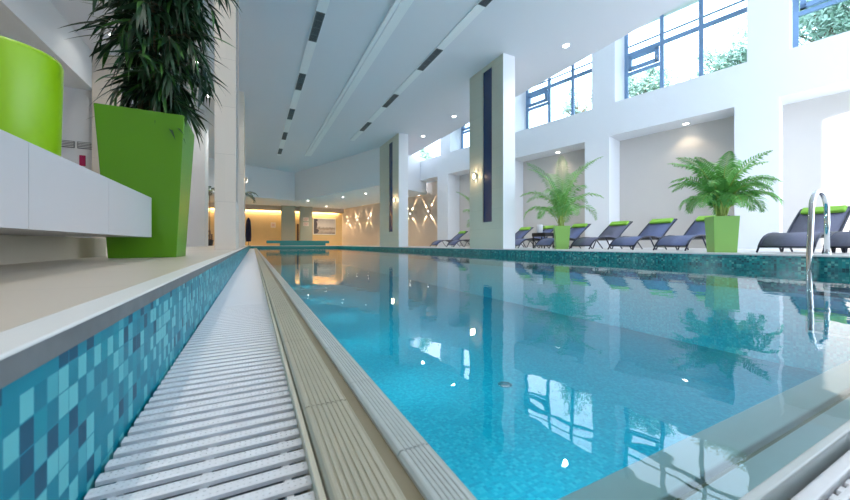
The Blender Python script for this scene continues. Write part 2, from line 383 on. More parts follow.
# ------------------------------------------------------------------ ceiling, soffits, bulkheads
XE = 9.08
b = MB(); b.prism([(-4.25, -4), (XE, -4), (XE, 20.6), (6.7, 19.2), (3.0, 29.1), (-4.25, 26.1)], CEIL, CEIL + .25); struct('ceiling', b, M['ceiling'])
b = MB(); b.prism([(XE - .15, -4), (XE, -4), (XE, 20.6), (XE - .15, 20.6)], CEIL + .25, Z(8.9)); struct('wall_clerestory_inner', b, M['white'])
b = MB(); b.prism([(XE - .2, -4), (16.8, -4), (9.9, 27), (XE - .2, 27)], Z(8.9), Z(9.1)); struct('ceiling_clerestory', b, M['white'])
b = MB(); b.prism([(-10, -4), (-4.351, -4), (-4.351, 17), (-10, 17)], Z(4.6), Z(4.8)); b.box(-4.35, -4.2505, -4, 17, Z(4.6), CEIL + .1); struct('ceiling_left_bay', b, M['white'])
b = MB(); b.box(-10.2, -4.251, 17.001, 26, CEIL, CEIL + .2); b.box(-4.9, -4.251, 13.8, 17, CEIL, CEIL + .2); struct('ceiling_left_hall', b, M['white'])
b = MB(); b.prism([(-10, 23.5), (3.0, 29.0), (6.7, 18.95), (10.6, 20.55), (10.9, 21.5), (8.1, 34.2), (-10, 34.2)], LOW, LOW + .1); struct('ceiling_low', b, M['white'])
def strip_wall(b, p, q, z0, z1, th=.12):
    p = Vector((*p, 0)); q = Vector((*q, 0)); d = (q - p).normalized(); n = Vector((-d.y, d.x, 0)) * th
    b.prism([(p.x, p.y), (q.x, q.y), (q.x + n.x, q.y + n.y), (p.x + n.x, p.y + n.y)], z0, z1)
b = MB()
strip_wall(b, (-10, 23.5), (3.0, 28.97), LOW - .01, CEIL + .1)
strip_wall(b, (3.0, 28.97), (6.7, 18.9), LOW - .01, CEIL + .1, .12)
strip_wall(b, (6.7, 18.9), (10.5, 20.5), LOW - .01, CEIL + .05)
struct('wall_bulkhead', b, M['white'])
# three long ceiling strips
b = MB(); b.box(1.36, 1.60, 2, 23.6, CEIL - .03, CEIL); struct('trim_12', b, M['strip'])
b = MB(); b.box(2.96, 3.06, 2, 22.9, CEIL - .05, CEIL); b.box(3.10, 3.34, 2, 22.9, CEIL - .03, CEIL); struct('trim_13', b, M['strip'])
b = MB(); b.box(4.73, 4.97, 2, 18.4, CEIL - .03, CEIL); struct('trim_14', b, M['strip'])

def vent():
    t = thing('ceiling_vent', '', 'vent', (0, 0, CEIL - .031)); t['group'] = 'black ceiling vents'
    L_ = 1.32; w = .215
    b = MB(); b.box(-w / 2, w / 2, 0, L_, -.004, 0); b.build('backing', M['vent'], t)
    b = MB()
    for x0 in (-w / 2, w / 2 - .016): b.box(x0, x0 + .016, 0, L_, -.012, -.004)
    for k in range(5): y = (L_ - .016) * k / 4; b.box(-w / 2 + .016, w / 2 - .016, y, y + .016, -.012, -.004)
    b.build('frame', M['ventbar'], t)
    b = MB()
    for k in range(1, 8): x = -w / 2 + w * k / 8; b.box(x - .004, x + .004, .02, L_ - .02, -.010, -.004)
    b.build('slats', M['ventbar'], t)
    return t
v0 = vent(); first = True
SIDE = {1.48: 'left ceiling strip', 4.85: 'right ceiling strip'}
ORD = ['nearest', 'second', 'third', 'fourth', 'fifth']
for X, ys in ((1.48, (8.55, 11.9, 15.2, 18.55, 21.85)), (4.85, (5.25, 8.6, 11.95, 15.25))):
    for i, y in enumerate(ys):
        o = v0 if first else copy_tree(v0); first = False
        o.location = (X, y, CEIL - .031)
        o['label'] = 'black slatted air vent, %s from the camera on the %s' % (ORD[i], SIDE[X])

# ------------------------------------------------------------------ back of the hall
YB = 34.0
b = MB(); b.box(-10, 8.4, YB, YB + .2, 0, LOW + .1); struct('wall_back', b, M['amber'])
b = MB(); b.box(-10, 8.1, YB - .45, YB - .2, LOW - .42, LOW); struct('trim_15', b, M['beigewall'])
b = MB(); b.box(-10, 8.1, YB - .2, YB - .08, LOW - .30, LOW - .26); b.box(-10, 8.1, YB-.2, YB-.17, LOW-.42, LOW-.3); o=struct('trim_16', b, M['beigewall'])
t = thing('cove_light', 'warm amber cove light strip along the top of the back wall', 'lamp', (0, YB - .14, LOW - .24))
b = MB(); b.box(-9, 8.0, -.03, .03, 0, .03); b.build('light_strip', M['cove'], t)
def area(parent, loc, rot, sx, sy, e, col):
    l = bpy.data.lights.new('cove_lamp', 'AREA'); l.shape = 'RECTANGLE'; l.size = sx; l.size_y = sy; l.energy = e; l.color = col
    o = bpy.data.objects.new('lamp_glow', l); C.objects.link(o); o.location = loc; o.rotation_euler = rot; o.parent = parent; return o
area(t, (-1, .0, -.08), (math.radians(15), 0, 0), 17, .08, 330, (1, .76, .44))
# left hall: white back walls
b = MB(); b.box(-10, -4.3, 13.6, 13.8, ZN, Z(4.6)); struct('wall_left_bay', b, M['white'])
b = MB(); b.box(-10, -1.82, 17, 17.3, ZN, CEIL); b.box(-2.1, -1.82, 17.3, 18.3, ZN, CEIL); struct('wall_left_hall', b, M['white'])
b = MB(); b.box(-10.2, -10, -4, 34.2, ZN-.2, CEIL); struct('wall_left', b, M['white'])
b = MB(); b.box(-4.25, -3.55, 13.4, 14.1, ZN, CEIL - .003); o=b.build('stone_pillar', M['pale_column']); tag(o, 'beige stone pillar mostly hidden behind the drooping plant leaves', 'pillar')
# air grilles and the magenta panel on the white wall behind the lime drum
for i, (x0, x1, lb) in enumerate(((-5.07, -4.69, 'left of the two grey wall air grilles above the magenta panel'), (-4.63, -4.26, 'right of the two grey wall air grilles above the magenta panel'))):
    t = thing('wall_grille', lb, 'vent', (x0, 13.6, Z(2.83))); t['group'] = 'grey wall air grilles'
    b = MB(); b.box(0, x1 - x0, -.02, -.002, 0, .2); b.build('frame', M['ventbar'], t)
    b = MB()
    for k in range(4): b.box(.02, x1 - x0 - .02, -.035, -.02, .025 + k * .045, .045 + k * .045)
    b.build('slats', M['lampring'], t)
b = MB(); b.box(-4.58, -4.45, 13.56, 13.598, Z(2.32), Z(2.63)); o = b.build('wall_panel', M['magenta']); tag(o, 'narrow magenta panel hung on the white wall beside the lime drum planter', 'panel')

# columns at the back of the hall
for i, (x0, x1, y, lb) in enumerate(((2.28, 3.44, 33.0, 'grey stone pillar left of the orange-lit gap in front of the amber wall'), (3.86, 4.95, 33.0, 'grey stone pillar carrying two small signs beside the framed picture'))):
    b = MB(); b.box(x0, x1, y, y + .5, 0, LOW - .002); o = b.build('stone_pillar', M['graycol']); tag(o, lb, 'pillar')
b = MB(); b.box(3.62, 3.76, 33.2, 33.3, .0, 2.0); o = b.build('door_edge', M['wood']); tag(o, 'dark wooden door leaf standing open between the two grey pillars', 'door')
# signs
def sign(x0, x1, y, z0, z1, lb, bars):
    t = thing('wall_sign', lb, 'sign', (x0, y, z0))
    b = MB(); b.box(0, x1 - x0, -.02, -.002, 0, z1 - z0); b.build('board', M['paper'], t)
    b = MB()
    for (p, q, r, s) in bars: b.box(p * (x1 - x0), q * (x1 - x0), -.024, -.02, r * (z1 - z0), s * (z1 - z0))
    b.build('print', M['ink'], t)
sign(4.14, 4.62, 33.0, Z(2.12), Z(2.46), 'upper of the two small signs on the grey pillar', ((.1, .9, .72, .8), (.1, .9, .45, .53), (.1, .7, .2, .28)))
sign(4.14, 4.62, 33.0, Z(1.66), Z(2.02), 'lower of the two small signs on the grey pillar', ((.1, .9, .72, .8), (.1, .9, .45, .53), (.1, .7, .2, .28)))
sign(1.45, 1.86, 34.0, Z(1.50), Z(1.98), 'small pinkish notice on the amber wall left of the pillars', ((.2, .8, .6, .7), (.2, .8, .3, .4)))
t = thing('framed_picture', 'framed misty landscape picture on the amber wall right of the pillars', 'picture', (5.15, YB, Z(.9)))
b = MB(); b.box(0, 2.15, -.05, -.002, 0, 1.62); b.build('border', M['artframe'], t)
b = MB(); b.box(.07, 2.08, -.056, -.05, .09, 1.53); b.build('print', M['art'], t)
# tiled ledge at the head of the pool
t = thing('tiled_ledge', 'long dark teal tiled ledge at the far end of the pool', 'ledge', (0, 30.5, 0))
b = MB(); b.box(.98, 6.0, 0, .5, .20, .43); b.build('slab', M['mosaic_far'], t, bevel=.01)
b = MB(); b.box(2.0, 5.7, .06, .44, 0, .20); b.build('base', M['mosaic_far'], t)
# chair in the left opening
def back_chair(x, y):
    t = thing('wooden_chair', 'dark reddish wooden armchair in the opening left of the pale column', 'chair', (x, y, 0), .3)
    for (a, c) in ((-.26, -.25), (.26, -.25)): MB().box(a - .03, a + .03, c - .03, c + .03, 0, .75).build('leg', M['wood'], t)
    for (a, c) in ((-.26, .25), (.26, .25)): MB().box(a - .03, a + .03, c - .03, c + .03, 0, 1.05).build('leg', M['wood'], t)
    b = MB(); b.box(-.29, .29, -.28, .28, .40, .47); b.build('seat', M['wood'], t, bevel=.01)
    b = MB(); b.box(-.26, .26, .22, .27, .95, 1.05); b.box(-.26, .26, .22, .27, .65, .75); b.build('backrest', M['wood'], t)
    for a in (-.26, .26): MB().box(a - .035, a + .035, -.3, .25, .75, .79).build('armrest', M['wood'], t)
back_chair(-2.75, 26.5)

# ------------------------------------------------------------------ columns by the pool
def sconce(loc, rz, label, power, group=None, z=True):
    t = thing('wall_sconce', label, 'wall lamp', loc, rz, group)     # faces local -Y, wall at y=0
    b = MB(); b.box(-.05, .05, -.015, -.001, -.08, .08); b.build('back_plate', M['chrome'], t, bevel=.003)
    for s in (-1, 1):
        b = MB(); b.box(-.018 + s * .05, .018 + s * .05, -.09, -.016, -.11, .11); b.build('lamp_shade', M['chrome'], t, bevel=.004)
    b = MB(); b.box(-.026, .026, -.07, -.02, -.075, .075); b.build('lamp_glass', M['lamp_on'], t, bevel=.005)
    l = bpy.data.lights.new('sconce_lamp', 'POINT'); l.energy = power; l.color = (1, .72, .42); l.shadow_soft_size = .05
    o = bpy.data.objects.new('lamp_glow', l); C.objects.link(o); o.location = (0, -.16, 0); o.parent = t
    return t
def column(x0, x1, y0, y1, z0, m, label, slot=None, side=-1, white_end=False):
    t = thing('pool_column', label, 'column', ((x0 + x1) / 2, (y0 + y1) / 2, z0))
    hx, hy, h = (x1 - x0) / 2, (y1 - y0) / 2, CEIL - z0 - .001
    xs = side * hx
    b = MB()
    if slot:
        s0, s1, q0, q1 = slot[0] - (y0 + y1) / 2, slot[1] - (y0 + y1) / 2, slot[2] - z0, slot[3] - z0
        xin = xs - side * .05
        b.box(min(-xs, xin), max(-xs, xin), -hy, hy, 0, h)
        a, c = min(xin, xs), max(xin, xs)
        b.box(a, c, -hy, s0, 0, h); b.box(a, c, s1, hy, 0, h); b.box(a, c, s0, s1, 0, q0); b.box(a, c, s0, s1, q1, h)
    else: b.box(-hx, hx, -hy, hy, 0, h)
    b.build('shaft', m, t)
    if slot:
        e = MB(); xa, xb = sorted((xin, xin + side * .02)); e.box(xa, xb, s0 + .002, s1 - .002, q0 + .002, q1 - .002); e.build('slot_panel', M['slot'], t)
    if white_end:
        e = MB(); e.box(-hx + .002, hx + .03, -hy - .012, -hy - .0005, 0, h); e.box(hx, hx + .03, -hy, hy, 0, h); e.build('white_face', M['white'], t)
    return t
column(XF + .003, 7.08, 7.97, 9.72, 0, M['column'], 'tall olive grey column with white face, nearest on the right pool edge', (8.50, 8.97, Z(.70), Z(5.55)), -1, True)
column(XF + .003, 7.15, 16.1, 19.0, 0, M['column'], 'second tall olive grey column further down the right pool edge', (16.95, 17.5, Z(.66), Z(5.5)), -1, True)
column(-.64, -.294, 7.4, 9.1, ZN, M['pale_column'], 'pale beige column at the left pool edge just behind the green planter', (7.75, 8.9, Z(.85), Z(5.55)), 1)
column(-.70, -.294, 14.4, 16.1, ZN, M['pale_column'], 'farther beige column at the left pool edge bearing a lit sconce', None, 1)
sconce((XF + .003, 9.35, Z(2.27)), -PI / 2, 'lit sconce on the nearest right hand column beside its slot', 9)
sconce((XF + .003, 16.55, Z(2.32)), -PI / 2, 'lit sconce on the second right hand column', 9)
sconce((-.294, 15.6, Z(2.6)), PI / 2, 'lit sconce on the farther column at the left pool edge', 9)

# X-beam sconces on the beige wall
ang = math.atan2(WD.y, WD.x)
for i, (t_, lb) in enumerate(((12.9, 'cross-beam wall sconce on the beige wall, nearest the camera'), (15.0, 'cross-beam wall sconce on the beige wall, second from the camera'),
                              (21.1, 'cross-beam wall sconce, rightmost of three seen left of the second column'), (23.2, 'cross-beam wall sconce, middle of three seen left of the second column'),
                              (25.05, 'cross-beam wall sconce, leftmost of three near the framed picture'))):
    p = W(t_, DEP - .001, Z(2.25))
    t = thing('cross_beam_sconce', lb, 'wall lamp', p, math.atan2(WN.y, WN.x) - PI / 2, 'cross-beam sconces')
    b = MB(); b.box(-.1, .1, -.05, 0, -.1, .1); b.build('lamp_body', M['frame'], t, bevel=.01)
    b = MB(); b.box(-.03, .03, -.06, -.05, -.03, .03); b.build('lamp_glass', M['lamp_on'], t)
    for sx in (-1, 1):
        for sz in (-1, 1):
            l = bpy.data.lights.new('beam', 'SPOT'); l.energy = 1900; l.color = (1, .78, .5); l.spot_size = math.radians(8); l.spot_blend = .3; l.shadow_soft_size = .004
            o = bpy.data.objects.new('lamp_beam', l); C.objects.link(o); o.parent = t; o.location = (sx * .10, -.02, sz * .115)
            d = Vector((sx * .62, .07, sz * .80)); o.rotation_euler = d.to_track_quat('-Z', 'Y').to_euler()

# ------------------------------------------------------------------ downlights
def downlight(loc, label, power, r=.085, warm=False, spot=150, group='recessed ceiling downlights'):
    t = thing('ceiling_light', label, 'ceiling lamp', loc, 0, group)
    b = MB(); b.lathe(0, 0, [(r * 1.25, -.012), (r * 1.3, -.004), (r * 1.3, -.0005)], 24); b.build('ring', M['lampring'], t)
    b = MB(); b.lathe(0, 0, [(r, -.018), (r, -.013)], 24); b.build('diffuser', M['lamp_on'] if warm else M['lamp_cool'], t)
    l = bpy.data.lights.new('downlight', 'SPOT'); l.energy = power; l.color = (1, .80, .55) if warm else (1, .95, .88); l.spot_size = math.radians(spot); l.spot_blend = .6; l.shadow_soft_size = .06
    o = bpy.data.objects.new('lamp_glow', l); C.objects.link(o); o.location = (0, 0, -.04); o.parent = t
    return t
for y, lb in ((3.75, 'ceiling downlight on the right, out towards the top right corner'), (6.84, 'round ceiling downlight right of the nearest column top'), (9.9, 'ceiling downlight hidden behind the top of the nearest column'), (12.9, 'ceiling downlight just left of the nearest column top'), (16.0, 'ceiling downlight farthest along, near the second column')):
    downlight((8.0, y, CEIL), lb, 120)
for (x, y), lb, e in (((-1.56, 12.63), 'ceiling downlight seen through the drooping leaves, nearer one', 110), ((-1.56, 15.4), 'ceiling downlight left of the pale column, farther one', 110), ((-3.4, 12.1), 'ceiling downlight left of the dark leaves above the planter', 25)):
    downlight((x, y, CEIL), lb, e)
for y, lb in ((9.8, 'added fill downlight over the left deck behind the dark leaves'), (7.0, 'added fill downlight over the left deck above the tall green planter'), (4.2, 'added fill downlight straight above the end of the white bench'), (1.4, 'added fill downlight above the white bench by the camera'), (-1.4, 'added fill downlight just behind the camera')):
    downlight((-1.56, y, CEIL), lb, 110)  # unseen fill row, added to brighten the left deck and gutter
for y, lb in ((1.2, 'added fill downlight over the near end of the pool'), (-1.6, 'added fill downlight over the deck behind the near end of the pool')):
    downlight((2.3, y, CEIL), lb, 110)  # added fill lamps that lift the dark coping at the near end
for (x, y), lb in (((-5, 21), 'added fill downlight in the hall behind the white left wall'), ((-3.2, 24), 'added fill downlight over the opening left of the pale column')):
    downlight((x, y, CEIL), lb, 200)  # extra lamps put in to lighten the dark enclosed hall
for y, lb in ((19, 'added fill downlight above the pool behind the second column line'), (23, 'added fill downlight above the pool short of the bulkhead corner')):
    downlight((-.9, y, CEIL), lb, 260)  # added fill for the dim far ceiling and bulkhead
def wpos(t, d, z): p = W(t, d, z); return (p.x, p.y, p.z)
for t_, lb in ((-6.0, 'warm downlight in the recess at the right edge'), (-1.65, 'warm downlight in the recess above the nearer palm'), (3.15, 'warm downlight in the recess above the second palm'), (7.8, 'warm downlight in the recess behind the nearest column')):
    downlight(wpos(t_, .62, RT), lb, 34, warm=True, spot=110, group='warm recess downlights')
for (x, y), lb in (((3.9, 28.3), 'low ceiling downlight above the gap between the pillars'), ((5.9, 25.0), 'low ceiling downlight middle of the row by the second column'), ((6.9, 22.6), 'low ceiling downlight nearest beside the second column'), ((6.0, 31.8), 'low ceiling downlight in front of the framed picture')):
    downlight((x, y, LOW), lb, 260, r=.07, warm=True, spot=140, group='low ceiling downlights')

# ------------------------------------------------------------------ sun loungers
def prof_pts():
    return [(0.0, .10), (.05, .155), (.12, .215), (.22, .27), (.36, .31), (.55, .33), (.75, .33), (.92, .315), (1.06, .30), (1.16, .335), (1.30, .44), (1.48, .575), (1.66, .70), (1.80, .79)]
def make_lounger(col='sling'):
    t = thing('sun_lounger', '', 'sun lounger'); t['group'] = 'sun loungers along the right deck'
    P = prof_pts(); hw = .31
    b = MB(); th = .012
    top = [(x, z) for x, z in P]; n = len(top)
    vs = []
    for (x, z) in top:
        for s in (-1, 1): vs.append((x, s * (hw - .02), z + th / 2))
    for (x, z) in top:
        for s in (-1, 1): vs.append((x, s * (hw - .02), z - th / 2))
    fs = []
    for i in range(n - 1):
        a = 2 * i; fs.append((a, a + 2, a + 3, a + 1)); c = a + 2 * n; fs.append((c, c + 1, c + 3, c + 2))
        fs.append((a, c, c + 2, a + 2)); fs.append((a + 1, a + 3, c + 3, c + 1))
    fs.append((0, 1, 2 * n + 1, 2 * n)); fs.append((2 * n - 2, 4 * n - 2, 4 * n - 1, 2 * n - 1))
    b.add(vs, fs, True); b.build('sling', M[col], t)
    for s in (-1, 1):
        b = MB(); b.tube([(x, s * hw, z) for x, z in P], .018, 8); b.build('side_rail', M['frame'], t)
    for i in (0, n - 1): x, z = P[i]; MB().tube([(x, -hw, z), (x, hw, z)], .016, 8).build('end_rail', M['frame'], t)
    for s in (-1, 1):
        MB().tube([(.05, s * hw, .15), (-.07, s * hw, .012)], .015, 8).build('leg', M['frame'], t)
        MB().tube([(.62, s * (hw - .01), .32), (.86, s * (hw - .01), .012)], .015, 8).build('leg', M['frame'], t)
        MB().tube([(1.08, s * (hw - .01), .30), (.90, s * (hw - .01), .012)], .015, 8).build('leg', M['frame'], t)
        MB().tube([(1.02, s * (hw - .01), .30), (1.34, s * (hw - .01), .012)], .015, 8).build('leg', M['frame'], t)
    # black curved shell standing in for the shade under the seat hinge
    b = MB(); arc = [(.80, .318), (.90, .27), (1.02, .245), (1.14, .25), (1.26, .30), (1.34, .40)]
    up = [(.80, .322), (.92, .305), (1.06, .285), (1.16, .315), (1.26, .385), (1.34, .455)]
    vs = [(x, s * (hw - .03), z) for (x, z) in arc for s in (-1, 1)] + [(x, s * (hw - .03), z) for (x, z) in up for s in (-1, 1)]; k = len(arc)
    fs = []
    for i in range(k - 1):
        a = 2 * i; c = a + 2 * k; fs += [(a, a + 1, a + 3, a + 2), (c, c + 2, c + 3, c + 1), (a, a + 2, c + 2, c), (a + 1, c + 1, c + 3, a + 3)]
    fs += [(0, 2 * k, 2 * k + 1, 1), (2 * k - 2, 2 * k - 1, 4 * k - 1, 4 * k - 2)]
    b.add(vs, fs); b.build('underside_shade', M['black'], t)
    # head pillow, lying on the top of the backrest
    b = MB(); c = Vector((1.665, 0, .755)); d = Vector((.82, 0, .58)).normalized(); nn = Vector((-d.z, 0, d.x))
    b.obox(c, d * .085, Vector((0, .27, 0)), nn * .032); b.build('head_pillow', M['pillow'], t, bevel=.025, seg=3)
    return t
lg = make_lounger('sling'); lg2 = make_lounger('sling_charcoal')
lounge = [  # foot x, left edge y, turn, charcoal, label
    (7.55, 1.80, 0, 1, 'charcoal mesh sun lounger at the right edge, behind the pool ladder'),
    (7.45, 2.50, 0, 1, 'charcoal mesh lounger with green pillow just left of the pool ladder'),
    (8.00, 4.42, 0, 0, 'navy sun lounger whose back is hidden by the nearer palm planter'),
    (8.00, 5.50, 0, 0, 'navy lounger with green pillow, first left of the nearer palm'),
    (8.00, 6.66, 0, 1, 'dark lounger with green pillow, second left of the nearer palm'),
    (8.00, 8.02, 0, 0, 'navy lounger partly hidden behind the second palm planter'),
    (8.00, 9.35, 0, 0, 'navy lounger beside the small black table with a white pot'),
    (8.00, 10.55, 0, 0, 'navy lounger just right of the nearest column'),
    (8.00, 13.45, 0, 0, 'navy lounger just left of the nearest column under the third palm'),
    (8.00, 15.10, 0, 0, 'navy lounger farthest away, left of the third palm')]
used = [False, False]
for (x, y, rz, ch, lb) in lounge:
    src = lg2 if ch else lg
    o = src if not used[ch] else copy_tree(src); used[ch] = True
    o.location = (x, y - .31, 0); o.rotation_euler = (0, 0, rz); o['label'] = lb
# small black table and white pot
t = thing('side_table', 'small black side table between two loungers behind the second palm', 'table', (8.75, 8.42, 0))
b = MB(); b.box(-.22, .22, -.30, .30, .40, .52); b.build('tabletop', M['black'], t, bevel=.01)
for (a, c) in ((-.2, -.25), (.2, -.25), (.2, .25), (-.2, .25)): MB().box(a - .015, a + .015, c - .015, c + .015, 0, .40).build('leg', M['black'], t)
t = thing('white_pot', 'white pot with a handle standing on the small black table', 'pot', (8.65, 8.47, .52))
b = MB(); b.lathe(0, 0, [(.07, 0), (.095, .02), (.10, .26), (.085, .28)], 24); b.build('body', M['porcelain'], t)
b = MB(); b.tube([(.08, -.06, .21), (.115, -.12, .20), (.115, -.12, .10), (.08, -.06, .08)], .012, 8); b.build('handle', M['frame'], t)

# ------------------------------------------------------------------ planters and palms
def planter(b, s0, s1, h, wall=.02):
    o0, o1, i1 = s0 / 2, s1 / 2, s1 / 2 - wall
    def sq(a, z): return [(-a, -a, z), (a, -a, z), (a, a, z), (-a, a, z)]
    vs = sq(o0, 0) + sq(o1, h) + sq(i1, h) + sq(i1 - .01, h - .06)
    fs = [(3, 2, 1, 0)]
    for l in range(3):
        for k in range(4): a = l * 4 + k; c = l * 4 + (k + 1) % 4; fs.append((a, c, c + 4, a + 4))
    fs.append((12, 13, 14, 15)); b.add(vs, fs)
def frond(az, elev, length, droop, width, nl, rng, curl=0):
    """one feather-shaped frond, rachis plus paired narrow leaflets, rooted at the origin"""
    b = MB(); r = MB(); pts = []; p = Vector((0, 0, 0)); N_ = 16; th = elev; hd = Vector((math.cos(az), math.sin(az), 0)); step = length / N_
    for i in range(N_ + 1):
        pts.append(p.copy()); f = i / N_; a = th - droop * f ** 1.6
        p = p + (hd * math.cos(a) + Vector((0, 0, math.sin(a)))) * step
    r.tube(pts, [.009 * (1 - .85 * i / N_) + .0012 for i in range(N_ + 1)], 5)
    for i in range(nl):
        f = .22 + .78 * i / (nl - 1); q = f * N_; k = min(int(q), N_ - 1); c = pts[k].lerp(pts[k + 1], q - k); t = (pts[k + 1] - pts[k]).normalized()
        side = t.cross(Vector((0, 0, 1)));
        if side.length < .05: side = Vector((-hd.y, hd.x, 0))
        side.normalize(); up = side.cross(t)
        ll = width * (math.sin(PI * (.12 + .86 * f)) ** .7) * rng.uniform(.85, 1.1)
        for s in (-1, 1):
            d = (side * s * .80 + t * .62 + up * rng.uniform(.1, .32)).normalized()
            m1 = c + d * ll * .55 + Vector((0, 0, -.02 * ll)); e = c + d * ll + Vector((0, 0, -.42 * ll)); wv = t.cross(d).cross(d).normalized() * .013 * (.6 + ll)
            tt = t * (.015)
            b.add([c - tt * .5, c + tt * .5, m1 + tt, m1 - tt, e], [(0, 1, 2, 3), (3, 2, 4)])
    return b, r
def palm(loc, label, potlabel, h, s0, s1, rz, specs, seed, stems=7):
    rng = random.Random(seed)
    pt = thing('planter', potlabel, 'planter', loc, rz)
    b = MB(); planter(b, s0, s1, h); b.build('pot', M['palegreen'], pt, bevel=.004)
    t = thing('potted_palm', label, 'palm', (loc[0], loc[1], loc[2] + h - .055), 0)
    b = MB(); a = s1 / 2 - .035; ca, sa = math.cos(rz), math.sin(rz)
    b.add([(ca * x - sa * y, sa * x + ca * y, z) for z in (-.004, .03) for (x, y) in ((-a, -a), (a, -a), (a, a), (-a, a))], [(3, 2, 1, 0), (4, 5, 6, 7), (0, 1, 5, 4), (1, 2, 6, 5), (2, 3, 7, 6), (3, 0, 4, 7)])
    b.build('pebble_top', M['pebble'], t)
    for k in range(len(specs)):
        az, el, L_, dr, w = specs[k]; az += rng.uniform(-.1, .1)
        fb, rb = frond(az, el, L_, dr, w, 28, rng)
        x, y = rng.uniform(-.07, .07), rng.uniform(-.07, .07)
        fo = fb.build('frond', M['frond'], t); ro = rb.build('stalk', M['stem'], fo); fo.location = (x, y, .02)
    for k in range(stems):
        x, y = rng.uniform(-.08, .08), rng.uniform(-.08, .08)
        MB().tube([(x * .5, y * .5, 0), (x, y, .15), (x * 1.5, y * 1.5, rng.uniform(.28, .42))], [.017, .014, .009], 7).build('stem', M['stem'], t)
    return t
rng = random.Random(3); sp1 = []; GA = 2.39996
for k in range(33):
    lay = k % 3
    sp1.append((k * GA, (1.50, 1.36, 1.22)[lay] + rng.uniform(-.07, .06), (1.42, 1.15, 1.0)[lay] * rng.uniform(.85, 1.05), (1.35, 2.2, 2.75)[lay] + rng.uniform(-.2, .25), .27))
palm((7.28, 2.93, 0), 'bushy green areca palm growing in the nearer pale green planter', 'tapered pale green planter nearest on the right deck', .62, .31, .365, math.radians(43), sp1, 5)
sp2 = []
for k in range(20):
    lay = k % 3
    sp2.append((k * GA + 1.1, (1.5, 1.36, 1.2)[lay], (2.3, 1.85, 1.5)[lay] * rng.uniform(.88, 1.05), (1.25, 2.1, 2.7)[lay] + rng.uniform(-.1, .2), .34))
palm((7.95, 6.95, 0), 'taller arching palm in the second pale green planter by the loungers', 'tapered pale green planter second along the right deck', .66, .33, .41, math.radians(50), sp2, 8)
sp3 = [(a, e, l * 1.0, d, w) for (a, e, l, d, w) in sp2[:11]]
palm((8.9, 12.2, 0), 'third palm mostly hidden behind the nearest column', 'pale green planter hidden behind the nearest column', .64, .34, .44, math.radians(50), sp3, 11)
# a small palm beyond the far left column and one in the left opening
def floor_palm(loc, label, h, seed, n, L_):
    rng = random.Random(seed); t = thing('slender_palm', label, 'palm', loc)
    MB().lathe(0, 0, [(.16, 0), (.22, .35), (.20, .36)], 20).build('pot', M['black'], t)
    MB().tube([(0, 0, .34), (.02, .02, h * .6), (0, 0, h)], [.03, .022, .016], 8).build('trunk', M['bark'], t)
    for k in range(n):
        fb, rb = frond(2 * PI * k / n + rng.uniform(-.2, .2), rng.uniform(.4, .9), L_, rng.uniform(1.5, 2.2), .28, 22, rng)
        fo = fb.build('frond', M['leaf'], t); rb.build('stalk', M['stem'], fo); fo.location = (0, 0, h)
floor_palm((-.62, 18.6, ZN), 'slender dark palm showing its fronds right behind the left columns', 2.35, 21, 9, 1.0)
floor_palm((-2.35, 24.2, ZN), 'slender dark palm in the opening above the wooden chair', 3.3, 22, 8, .8)

# dark folded robe on a stand near the far left column
t = thing('draped_robe', 'narrow navy robe draped on a stand against the amber wall', 'robe', (-.33, 31.2, 0))
MB().tube([(0, 0, 0), (0, 0, 2.3)], .02, 8).build('pole', M['black'], t)
MB().lathe(0, 0, [(.18, .35), (.22, .8), (.2, 1.5), (.15, 2.05), (.05, 2.28)], 16).build('cloth', M['navycloth'], t)
MB().lathe(0, 0, [(.16, 0), (.15, .03)], 16).build('base', M['black'], t)

# ------------------------------------------------------------------ left foreground: bench, drum, big planter
BX, BY = -.685, 3.17
b = MB()
t = thing('stone_bench', 'long white panelled bench at the left, overhanging a beige base', 'bench', (0, 0, ZN))
top, bot = Z(.343) - ZN, Z(.05) - ZN
ys = [-1.0, 1.0]
# panel seams at the depths read from the photograph
seams = [-1.5, 1.05, 1.62, 2.33, BY]
for i in range(len(seams) - 1):
    MB().box(BX, BX + .012, seams[i] + .0012, seams[i + 1] - .0012, bot, top).build('panel', M['bench'], t)
MB().box(-2.3, BX - .0005, -1.5, BY - .001, bot, top - .002).build('core', M['bench'], t)
MB().box(-2.3, -1.13, -1.5, 3.85, 0, bot - .002).build('base', M['benchbase'], t)
MB().box(-1.13, -1.127, 1.55, 1.555, 0, bot - .002).build('base_joint', M['joint'], t)
# lime drum standing on the bench
t = thing('drum_planter', 'tall round lime green drum standing on the white bench', 'planter', (-1.365, 3.0, Z(.343)))
MB().lathe(0, 0, [(.235, 0), (.245, .01), (.262, .80), (.254, .825), (.243, .825), (.238, .72)], 64).build('drum', M['lime'], t)
